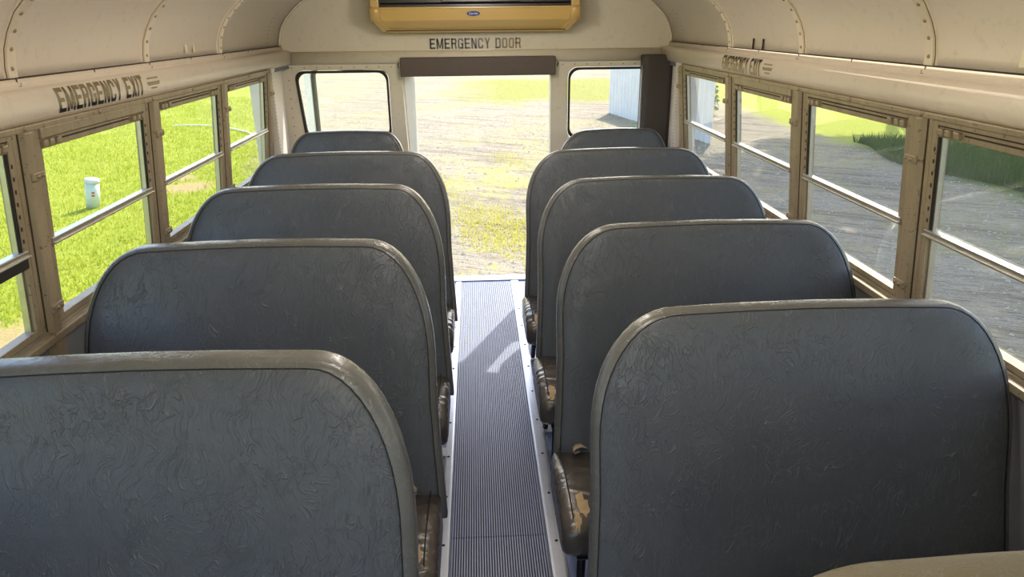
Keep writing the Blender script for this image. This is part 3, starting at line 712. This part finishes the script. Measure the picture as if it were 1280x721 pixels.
mb = MB(); mb.box(-.53, .515, 4.412, 4.418, 1.6125, 1.6165); acloc(mb, 'lip_line', 'groove')
mb = MB(); mb.box(-.56, .545, 4.336, 4.348, 1.731, 1.739); acloc(mb, 'upper_lip', 'gold', bevel=.002)
# oval badge
def oval(cx, cz, a, b, y, t): 
    m_ = MB(); m_.loft([[(cx+a*s*math.cos(2*math.pi*k/28), yy, cz+b*s*math.sin(2*math.pi*k/28)) for k in range(28)] for s, yy in ((1, y), (1, y-t*.6), (.95, y-t))], True, True, False); return m_
bd = acloc(oval(-.022, 1.703, .040, .0145, 4.348, .003), 'badge', 'white')
acloc(oval(-.022, 1.703, .0385, .0135, 4.345, .0015), 'badge_field', 'blue', parent=bd)
me = text_mesh('Carrier', 'badge_lettering', .052, .013, .02)
for v in me.vertices: v.co = Vector((-.048+v.co.x+.25*v.co.y, 4.3425-YR_, 1.6975-1.60+v.co.y*.95))
me.materials.append(M['white']); obj('badge_lettering', me, None, parent=bd)

# black padded duct in the right rear corner
dc = empty('corner_duct_cover', (1.09, YR_, 0), 'tall black padded cover in the right rear corner, over the rear window edge', 'duct cover')
mb = MB(); pr = [(-.095, -.026), (-.095, -.14), (-.080, -.16), (.060, -.16), (.078, -.14), (.084, -.026)]
mb.loft([[(x, y, z) for x, y in pr] for z in (.002, 1.463)], True, True, False); obj('padded_cover', mb, 'dark_vinyl', parent=dc, bevel=.01)
mb = MB(); mb.tube([(-.100, -.12, .05), (-.100, -.12, 1.40)], .006, 6); obj('side_piping', mb, 'trim', parent=dc)

# ------------------------------------------------------------------ seats
def back_outline(xi, xi0, xo, xo0, zt, zb, ai, bi, ao, bo, n=12):
    """half outline lists: xi/xo = inner (aisle) / outer edge at mid height, *0 = at the foot. Local x increasing to the right"""
    pts = []
    def edge(xm, x0, z):
        zm = zb+.33; 
        return x0+(xm-x0)*min(1, (z-zb)/.33)
    e = 2.15
    def side_pts(xm, x0, a, b, sg):
        out = []
        for k in range(5): z = zb+(zt-b-zb)*k/4; out.append((edge(xm, x0, z), z))
        for k in range(1, n+1):
            t = R(90*k/n); cx = abs(math.cos(t))**(2/e); sz = math.sin(t)**(2/e)
            out.append((xm-sg*a*(1-cx), zt-b+b*sz))
        return out
    L = side_pts(xi, xi0, ai, bi, -1 if xi < xo else 1); Rr = side_pts(xo, xo0, ao, bo, 1 if xi < xo else -1)
    mid = [(L[-1][0]+(Rr[-1][0]-L[-1][0])*t, zt+.006*math.sin(math.pi*t)) for t in (.25, .5, .75)]
    return L+mid+Rr[::-1]
def inset_loop(pts, d, ky=1.0):
    out = []; n = len(pts)
    for i in range(n):
        a = Vector(pts[i-1]); b = Vector(pts[i]); c = Vector(pts[(i+1) % n])
        t1 = (b-a).normalized(); t2 = (c-b).normalized(); n1 = Vector((t1.y, -t1.x)); n2 = Vector((t2.y, -t2.x)); nn = (n1+n2)
        if nn.length < 1e-4: nn = n1
        nn.normalize(); k = 1/max(.5, nn.dot(n1)); out.append((b.x+nn.x*d*k, b.y+nn.y*d*k*(ky if nn.y < 0 else 1)))
    return out
LEAN = R(14)
def make_seat(name, label, loc, outl, mat_front, mat_band, torn, group, zc, cush_x, side, strap=False, legs=True, depth=.36, T=.06, bi=.022, ky=.6):
    """loc.x=0; outline in bus x and height; loc = (0, y of the top rear edge, top height)"""
    Y, Zt = loc
    t = empty(name, (sum(p[0] for p in outl)/len(outl), Y, 0), label, 'bus seat', group)
    ox = t.location.x
    if sum((outl[i][0]*outl[(i+1) % len(outl)][1]-outl[(i+1) % len(outl)][0]*outl[i][1]) for i in range(len(outl))) > 0: outl = outl[::-1]
    def P(p, d):  # d: 0 = rear face, T = front face (towards the camera)
        x, z = p; h = z-Zt
        return (x-ox, -d+h*math.tan(LEAN), z+d*.0)
    def ring(ins, d): return [P(p, d) for p in inset_loop(outl, ins, ky)]
    # edge band: rear seam -> round -> front seam
    mb = MB(); mb.loft([ring(bi, -.001), ring(.008, .0), ring(.002, .006), ring(0, .014), ring(0, T-.018), ring(.002, T-.008), ring(.009, T-.001), ring(bi, T+.0015)], True, False, True)
    obj('edge_band', mb, mat_band, parent=t, fix=True)
    mb = MB(); rs = [ring(bi-.001, T-.003), ring(bi+.001, T+.001), ring(bi+.008, T+.0045), ring(bi+.04, T+.010), ring(bi+.08, T+.013)]
    mb.loft(rs, True, False, True); o_ = len(mb.v)-len(outl); mb.f.append(tuple(range(o_, o_+len(outl)))); mb.sm.append(True)
    mb2r = [ring(bi-.0005, .003), ring(bi+.01, -.003), ring(bi+.06, -.006)]; mb.loft(mb2r, True, False, True); o_ = len(mb.v)-len(outl); mb.f.append(tuple(range(o_, o_+len(outl)))); mb.sm.append(True)
    obj('backrest', mb, mat_front, parent=t)
    r = inset_loop(outl, bi+.0002, ky); mb = MB(); mb.tube([P(p, T+.0016) for p in r], .0012, 5); obj('seam', mb, 'seam', parent=t)
    # cushion
    x0, x1 = cush_x; x0 -= ox; x1 -= ox
    yb = -.055-(Zt-zc)*math.tan(LEAN)+.02; yf = yb-depth
    mb = MB(); rings = []; n = 9
    prof = []
    H = .125
    for k in range(n): a = R(-90+180*k/(n-1)); prof.append((yf+.05-.05*math.cos(a), zc-H/2-.0+H/2*math.sin(a)))
    prof += [(yf+.12, zc+.012), (yf+.24, zc+.010), (yb, zc-.004), (yb, zc-H)]
    cy = sum(p[0] for p in prof)/len(prof); cz = sum(p[1] for p in prof)/len(prof)
    W = x1-x0
    for u, s in ((0, .55), (.004, .78), (.015, .92), (.035, .985), (.06, 1.0), (.5*W, 1.01), (W-.06, 1.0), (W-.035, .985), (W-.015, .92), (W-.004, .78), (W, .55)):
        rings.append([(x0+u, cy+(y-cy)*(.5+.5*s if s < 1 else 1), cz+(z-cz)*s) for y, z in prof])
    mb.loft(rings, True, True, True); cu = obj('cushion', mb, 'cushion', parent=t)
    xa = x0 if side > 0 else x1; sg = 1 if side > 0 else -1
    mb = MB(); mb.tube([(xa+sg*.032, yb-.005, zc+.004), (xa+sg*.034, yb-.12, zc+.013), (xa+sg*.034, yf+.12, zc+.014), (xa+sg*.034, yf+.05, zc+.002), (xa+sg*.032, yf+.012, zc-.04), (xa+sg*.032, yf+.008, zc-.09)], .0022, 5)
    obj('seam', mb, 'seam', parent=cu)
    if torn:
        for tx, ty, w_, l_ in torn:
            mb = MB(); n_ = 14; cpt = (xa+sg*tx, yf+ty)
            rr = random.Random(int(tx*1000+ty*77))
            def surf(px, py):
                # height of the cushion skin above its front roll and along its side roll
                u = max(0., min(1., (abs(px-xa))/.06)); s = .55+.45*math.sin(u*math.pi/2) if u < 1 else 1
                if py < yf+.05: hh = zc-H/2+H/2*math.sqrt(max(0, 1-((yf+.05-py)/.05)**2))
                else: hh = zc+.012*min(1, (py-yf-.05)/.07)
                return cz+(hh-cz)*s+.0025
            vs_ = []
            for q_ in (0, .5, 1):
                for k in range(n_):
                    a = 2*math.pi*k/n_; ra = rr.uniform(.55, 1.1) if q_ == 1 else (.5 if q_ else 0)
                    px, py = cpt[0]+w_*ra*math.cos(a)*(1 if q_ else 0), cpt[1]+l_*ra*math.sin(a)*(1 if q_ else 0)
                    vs_.append((px, py, surf(px, py)))
            fs_ = [(i*n_+k, i*n_+(k+1) % n_, (i+1)*n_+(k+1) % n_, (i+1)*n_+k) for i in (0, 1) for k in range(n_)]
            mb.add(vs_, fs_, True); obj('torn_patch', mb, 'cloth', parent=cu)['label'] = 'torn patch showing pale cloth backing'
    if strap:
        mb = MB(); xs = xa+sg*.075
        pts = [(xs+sg*.05, yb-.004, zc+.010), (xs+sg*.025, yb-.018, zc+.026), (xs+sg*.005, yb-.032, zc+.029), (xs-sg*.004, yb-.04, zc+.022), (xs+sg*.002, yb-.035, zc+.014), (xs+sg*.02, yb-.02, zc+.010)]
        rg = []
        for p in pts: rg.append([(p[0], p[1]-.012, p[2]), (p[0], p[1]+.012, p[2]), (p[0]+.001, p[1]+.012, p[2]-.003), (p[0]+.001, p[1]-.012, p[2]-.003)])
        mb.loft(rg, True, True, True); obj('seat_belt_strap', mb, 'strap', parent=t)
    # frame and legs
    mb = MB(); zf = zc-H-.012
    xo = x1 if side > 0 else x0
    mb.tube([(xa+sg*.05, yb-.01, zf), (xa+sg*.05, yf+.05, zf), (xo-sg*.03, yf+.05, zf), (xo-sg*.03, yb-.01, zf)], .011, 6)
    mb.tube([(xa+sg*.05, yb-.01, zf), (xo-sg*.03, yb-.01, zf)], .011, 6); obj('seat_frame', mb, 'steel', parent=t)
    for (yy, y2) in ((yb-.02, yb+.03), (yf+.07, yf+.10)):
        mb = MB(); mb.tube([(xa+sg*.065, yy, zf), (xa+sg*.065, (yy+y2)/2, zf*.5), (xa+sg*.06, y2, .012)], .0125, 8)
        lg = obj('leg', mb, 'steel', parent=t)
        mb = MB(); mb.box(xa+sg*.06-.028, xa+sg*.06+.028, y2-.03, y2+.03, .0012, .008); obj('foot_plate', mb, 'trim', parent=lg, bevel=.002)
    return t

GL, GR = 'bus seats in the row left of the aisle', 'bus seats in the row right of the aisle'
ordl = ['nearest', 'second', 'third', 'fourth', 'fifth and rearmost']
ylow = None
for i in range(5):
    Zt = 1.086; Y = 1.225+.73*i
    xi = -.157; xo = -1.128 if i else -1.15
    if i == 4: out = back_outline(-.425, -.415, -1.085, -1.09, Zt, .30, .135, .22, .14, .2)
    else: out = back_outline(xi, -.138, xo, xo-.0, Zt, .30, .185, .33, .20, .32)
    lab = ['nearest left seat, broad blue-grey vinyl back with wide pale worn edge band',
           'second seat from the front left of the aisle, beside a torn brown cushion end',
           'third seat left of the aisle, dark vinyl back with sunlit rounded edge',
           'fourth seat left of the aisle, puckered top corner by the last window',
           'rearmost left seat, only its low rounded top showing under the rear window'][i]
    torn = [(.050, .075, .013, .030), (.028, .045, .012, .022)] if i == 1 else ([(.03, .05, .014, .03)] if i == 3 else None)
    make_seat('bus_seat', lab, (Y, Zt), out, 'vinyl', 'vinyl_band', torn, GL, .385, (-1.12, -.150 if i < 4 else -.42), -1, strap=(i == 1), T=.055, bi=(.026 if i == 0 else .018), ky=.5)
for i in range(5):
    Zt = 1.061; Y = 1.447+.6935*i
    if i == 4: out = back_outline(.445, .435, 1.105, 1.11, Zt, .30, .20, .24, .12, .22)
    else: out = back_outline(.212, .193, 1.178-.004*i, 1.198, Zt, .30, .20, .28, .19, .31)
    lab = ['nearest full blue-grey seat back right of the aisle, large and creased',
           'second blue-grey seat right of the aisle with torn brown cushion end',
           'third blue-grey seat right of the aisle, black leg showing at its aisle side',
           'fourth blue-grey seat right of the aisle beside the dusty windows',
           'rearmost right seat, low rounded top before the black corner cover'][i]
    torn = [(.065, .085, .022, .05), (.045, .04, .014, .035)] if i == 1 else ([(.05, .06, .02, .04)] if i in (2, 3) else None)
    make_seat('bus_seat', lab, (Y, Zt), out, 'vinyl', 'vinyl_band', torn, GR, .375, (.180 if i < 4 else .44, 1.17 if i < 4 else 1.10), 1, strap=(i == 1), depth=.38, T=.042, bi=.017, ky=.35)
out = back_outline(.315, .30, 1.178, 1.198, .988, .30, .19, .12, .19, .2)
make_seat('bus_seat', 'khaki vinyl seat back cut off by the bottom right corner', (.725, .988), out, 'tan_vinyl', 'tan_vinyl', None, GR, .375, (.28, 1.17), 1, T=.045, bi=.02, ky=.4)

# ------------------------------------------------------------------ added dome-shaped fill lamps, out of view, brightening the interior
for k, y in enumerate((-1.7, -.2, 1.25, 2.55, 3.45)):
    cl = empty('fill_lamp', (0, y, 1.925), ['added round fill lamp on the ceiling at the front of the bus', 'added round fill lamp on the ceiling above the camera', 'added round fill lamp on the ceiling above the nearest seats', 'added round fill lamp on the ceiling above the third row of seats', 'added round fill lamp on the ceiling before the air conditioner'][k], 'added fill lamp')
    mb = MB(); mb.loft([[(r_*math.cos(2*math.pi*j/24), r_*math.sin(2*math.pi*j/24), z) for j in range(24)] for z, r_ in ((-.002, .095), (-.016, .093))], True, True, True); obj('fill_lamp_base', mb, 'trim', parent=cl)
    mb = MB(); mb.loft([[(r_*math.cos(2*math.pi*j/24), r_*math.sin(2*math.pi*j/24), z) for j in range(24)] for z, r_ in ((-.016, .080), (-.034, .072), (-.044, .05), (-.048, .015))], True, True, True); obj('fill_lamp_lens', mb, 'lens', parent=cl)
    l = bpy.data.lights.new('fill_lamp_light', 'POINT'); l.energy = FILL_LAMP; l.color = (1, .93, .84); l.shadow_soft_size = .09
    lo = bpy.data.objects.new('fill_lamp_light', l); C.objects.link(lo); lo.parent = cl; lo.location = (0, 0, -.15)

# ------------------------------------------------------------------ outside
G = -.95
mb = MB(); N = 60; vsx = []
def gh(x, y): return G+.03*math.sin(x*.7+y*.3)*math.cos(y*.45-x*.2)+(.02*math.sin(x*2.1)*math.sin(y*1.7) if abs(x) > 2 else 0)
xs = [-70+140*((i/N)) for i in range(N+1)]; 
def axis(n, lo, hi, c, p=2.2): return [c+(abs(t)**p)*math.copysign(1, t)*((hi-c) if t > 0 else (c-lo)) for t in [-1+2*i/n for i in range(n+1)]]
ax = axis(90, -80, 80, 0); ay = axis(110, -50, 110, 8)
mb.add([(x, y, gh(x, y)) for y in ay for x in ax], [(j*91+i, j*91+i+1, (j+1)*91+i+1, (j+1)*91+i) for j in range(110) for i in range(90)], True)
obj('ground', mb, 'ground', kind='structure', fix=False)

def blades(n, region, hmin, hmax, w, name, mat, label, cat, seed):
    rnd = random.Random(seed); mb = MB()
    k = 0
    while k < n:
        p = region(rnd)
        if p is None: continue
        x, y = p; h = rnd.uniform(hmin, hmax); a = rnd.uniform(0, math.pi); ca, sa = math.cos(a)*w, math.sin(a)*w; z = gh(x, y)-.005
        lx, ly = rnd.uniform(-.5, .5)*h, rnd.uniform(-.5, .5)*h
        o = len(mb.v); mb.v += [(x-ca, y-sa, z), (x+ca, y+sa, z), (x+lx, y+ly, z+h)]; mb.f.append((o, o+1, o+2)); mb.sm.append(False); k += 1
    obj(name, mb, mat, kind='stuff', label=label, cat=cat, fix=False)
def reg_left(r):
    y = 3+r.random()**1.7*26; x = -3.0-r.random()**1.3*11
    if x > -.28*y-.3: return None
    if any(math.hypot(x-c[0], y-c[1]) < q*r.uniform(.5, 1.1) for c, q in BARE): return None
    return (x, y)
blades(90000, reg_left, .03, .085, .009, 'lawn_grass', 'blade', 'bright yellow-green lawn seen through the left windows', 'grass', 1)
def reg_rear(r):
    y = 6.2+r.random()**1.5*10; x = r.uniform(-1.4, 1.7)*(1+(y-6)*.12)
    f = math.sin(x*2.1+1)*math.cos(y*1.3)+math.sin(y*.8+x*3)*.6+(9-y)*.12
    return (x, y) if f > r.uniform(-.1, .9) else None
blades(16000, reg_rear, .02, .07, .008, 'yard_weeds', 'dryblade', 'sparse yellow weeds on the pale yard behind the open door', 'weeds', 2)
def reg_right(r):
    y = 2+r.random()*14; x = 8.3+r.random()**1.6*5+.3*math.sin(y*1.3)
    return (x, y)
blades(24000, reg_right, .08, .26, .012, 'tall_grass', 'tall', 'tall dark green grass beyond the gravel on the right', 'grass', 3)
# loose stones of the yard
rnd = random.Random(5); mb = MB()
for k in range(5200):
    if k % 2: y = 6+rnd.random()**1.5*16; x = rnd.uniform(-2, 2.4)*(1+(y-6)*.08)
    else: y = 4+rnd.random()*12; x = 3+rnd.random()*5.4
    s = rnd.uniform(.010, .030); z = gh(x, y); j = lambda: rnd.uniform(.6, 1.3)*s
    mb.add([(x+j(), y, z), (x, y+j(), z), (x-j(), y, z), (x, y-j(), z), (x, y, z+j()*.8)], [(0, 1, 4), (1, 2, 4), (2, 3, 4), (3, 0, 4)])
obj('gravel_stones', mb, 'stone', kind='stuff', label='loose pale stones scattered over the yard around the bus', cat='stones', fix=False)

# utility pedestal on the lawn
up = empty('utility_pedestal', (-6.0, 11.10, gh(-6, 11.1)), 'short pale green round utility post with orange print on the lawn', 'utility post')
up.rotation_euler = (0, R(9), 0)
mb = MB(); mb.loft([[(r_*math.cos(2*math.pi*k/24), r_*math.sin(2*math.pi*k/24), z) for k in range(24)] for z, r_ in ((-.02, .098), (.40, .098))], True, True, True); ub = obj('post_body', mb, 'pedestal', parent=up)
mb = MB(); mb.loft([[(r_*math.cos(2*math.pi*k/24), r_*math.sin(2*math.pi*k/24), z) for k in range(24)] for z, r_ in ((.395, .102), (.43, .104), (.455, .102), (.46, .08))], True, True, True); obj('post_cap', mb, 'white', parent=up)
for z0 in (.20, .245):
    mb = MB(); mb.loft([[(.0995*math.cos(R(a)), .0995*math.sin(R(a)), z) for a in (-72, -60, -48)] for z in (z0, z0+.028)], False, False, True); obj('warning_mark', mb, 'redprint', parent=ub)
# thin pale tube lying in the grass
pts = [(-8.4, 20.4), (-7.683, 20.408), (-7.217, 20.188), (-6.597, 19.794), (-5.93, 18.967), (-5.303, 17.809), (-4.907, 16.911), (-4.7, 15.8)]
sm = []
for i in range(len(pts)-1):
    for k in range(4):
        t = k/4; p0 = pts[max(0, i-1)]; p1 = pts[i]; p2 = pts[i+1]; p3 = pts[min(len(pts)-1, i+2)]
        c = [.5*((2*p1[j])+(-p0[j]+p2[j])*t+(2*p0[j]-5*p1[j]+4*p2[j]-p3[j])*t*t+(-p0[j]+3*p1[j]-3*p2[j]+p3[j])*t**3) for j in (0, 1)]
        sm.append((c[0], c[1], gh(*c)+.045))
mb = MB(); mb.tube(sm, .018, 6); obj('pale_tube', mb, 'pale_line', label='thin pale tube curving through the grass outside the left rear windows', cat='pale_line')

# corrugated sheet fence behind the bus on the right
fa, fb = Vector((4.04, 22.0)), Vector((5.19, 15.8)); fd = (fb-fa).normalized(); fn = Vector((fd.y, -fd.x)); L = (fb-fa).length
fe = empty('corrugated_fence', (fa.x, fa.y, G), 'pale blue corrugated sheet metal fence beyond the right rear window', 'fence')
ns = 7
for s in range(ns):
    mb = MB(); a, b = L*s/ns, L*(s+1)/ns+.03; rr = []
    for k in range(25):
        u = a+(b-a)*k/24; w_ = .034*math.sin(k/24*math.pi*2*4)+(.012 if s % 2 else 0)
        p = fd*u+fn*w_; rr.append(p)
    mb.loft([[(p.x, p.y, z) for p in rr]+[(p.x+fn.x*.006, p.y+fn.y*.006, z) for p in rr[::-1]] for z in (-.05, 1.46+.02*(s % 3))], True, True, False)
    obj('sheet_panel', mb, 'sheet', parent=fe)

# trees off to the right, casting dappled shade over the gravel
def tree(x, y, lean, h, crowns, label, nleaf=2600, seed=0):
    rnd = random.Random(seed); t = empty('shade_tree', (x, y, G), label, 'tree', 'trees right of the bus')
    top = Vector(lean)+Vector((0, 0, h)); mb = MB()
    mb.tube([(0, 0, -.1), top*.35+Vector((.1, 0, 0)), top*.7, top], [.26, .2, .14, .06], 10); 
    for c, r_ in crowns: mb.tube([tuple(top*.55), tuple((top*.6+Vector(c)*.4)), tuple(Vector(c))], [.11, .07, .03], 6)
    obj('trunk', mb, 'bark', parent=t)
    mb = MB()
    for c, r_ in crowns:
        for k in range(nleaf//len(crowns)):
            d = Vector((rnd.gauss(0, 1), rnd.gauss(0, 1), rnd.gauss(0, .75))); d.normalize(); p = Vector(c)+Vector((d.x, d.y, d.z*.75))*r_*(rnd.random()**.35)
            a = Vector((rnd.gauss(0, 1), rnd.gauss(0, 1), rnd.gauss(0, 1))).normalized(); b = a.cross(d).normalized(); s = rnd.uniform(.12, .22)
            mb.add([p-a*s, p+b*s*.55, p+a*s, p-b*s*.55], [(0, 1, 2, 3)])
    obj('foliage', mb, 'leaf', parent=t, kind='stuff', fix=False)
tree(13.0, 17.0, (-1.5, -1, 0), 7.5, [((-2.2, -1.2, 9.6), 3.0), ((-1, 2.6, 9.8), 2.8), ((-5, 0, 9.4), 2.2), ((-3.6, 4.5, 9.6), 2.3), ((-1.6, -4.2, 9.2), 2.8)], 'broad leafy tree standing nearest on the right, out past the gravel', 9000, 11)
tree(14.0, 24.0, (-1, 0, 0), 7.8, [((-.6, -2, 9.8), 3.2), ((-1.8, .0, 9.6), 2.4)], 'taller leafy tree behind the nearest one on the right', 7000, 12)
tree(12.6, 9.5, (-2.5, 0, 0), 6.5, [((-3.6, .6, 8.3), 2.6), ((-1.4, 2.4, 8.8), 2.6), ((-2.6, -2.2, 8), 2.4)], 'leaning leafy tree beside the bus on the right', 7000, 13)
# low bush past the end of the fence
bt = empty('bush', (6.4, 21.5, G), 'dark green bush behind the end of the corrugated fence', 'bush'); rnd = random.Random(3)
mb = MB()
for k in range(1600):
    d = Vector((rnd.gauss(0, 1), rnd.gauss(0, 1), abs(rnd.gauss(0, 1)))); d.normalize(); p = Vector((d.x*.8, d.y*.9, .1+d.z*1.5))*(rnd.random()**.3); a = Vector((rnd.gauss(0, 1), rnd.gauss(0, 1), rnd.gauss(0, 1))).normalized(); b = a.cross(d).normalized(); s = rnd.uniform(.05, .1)
    mb.add([p-a*s, p+b*s*.55, p+a*s, p-b*s*.55], [(0, 1, 2, 3)])
obj('foliage', mb, 'leaf', parent=bt, kind='stuff', fix=False)
mb = MB()
for k in range(7):
    a = k*.9; mb.tube([(0, 0, -.05), (.25*math.cos(a), .25*math.sin(a), .6), (.5*math.cos(a), .55*math.sin(a), 1.2)], [.03, .02, .008], 5)
obj('stem', mb, 'bark', parent=bt)
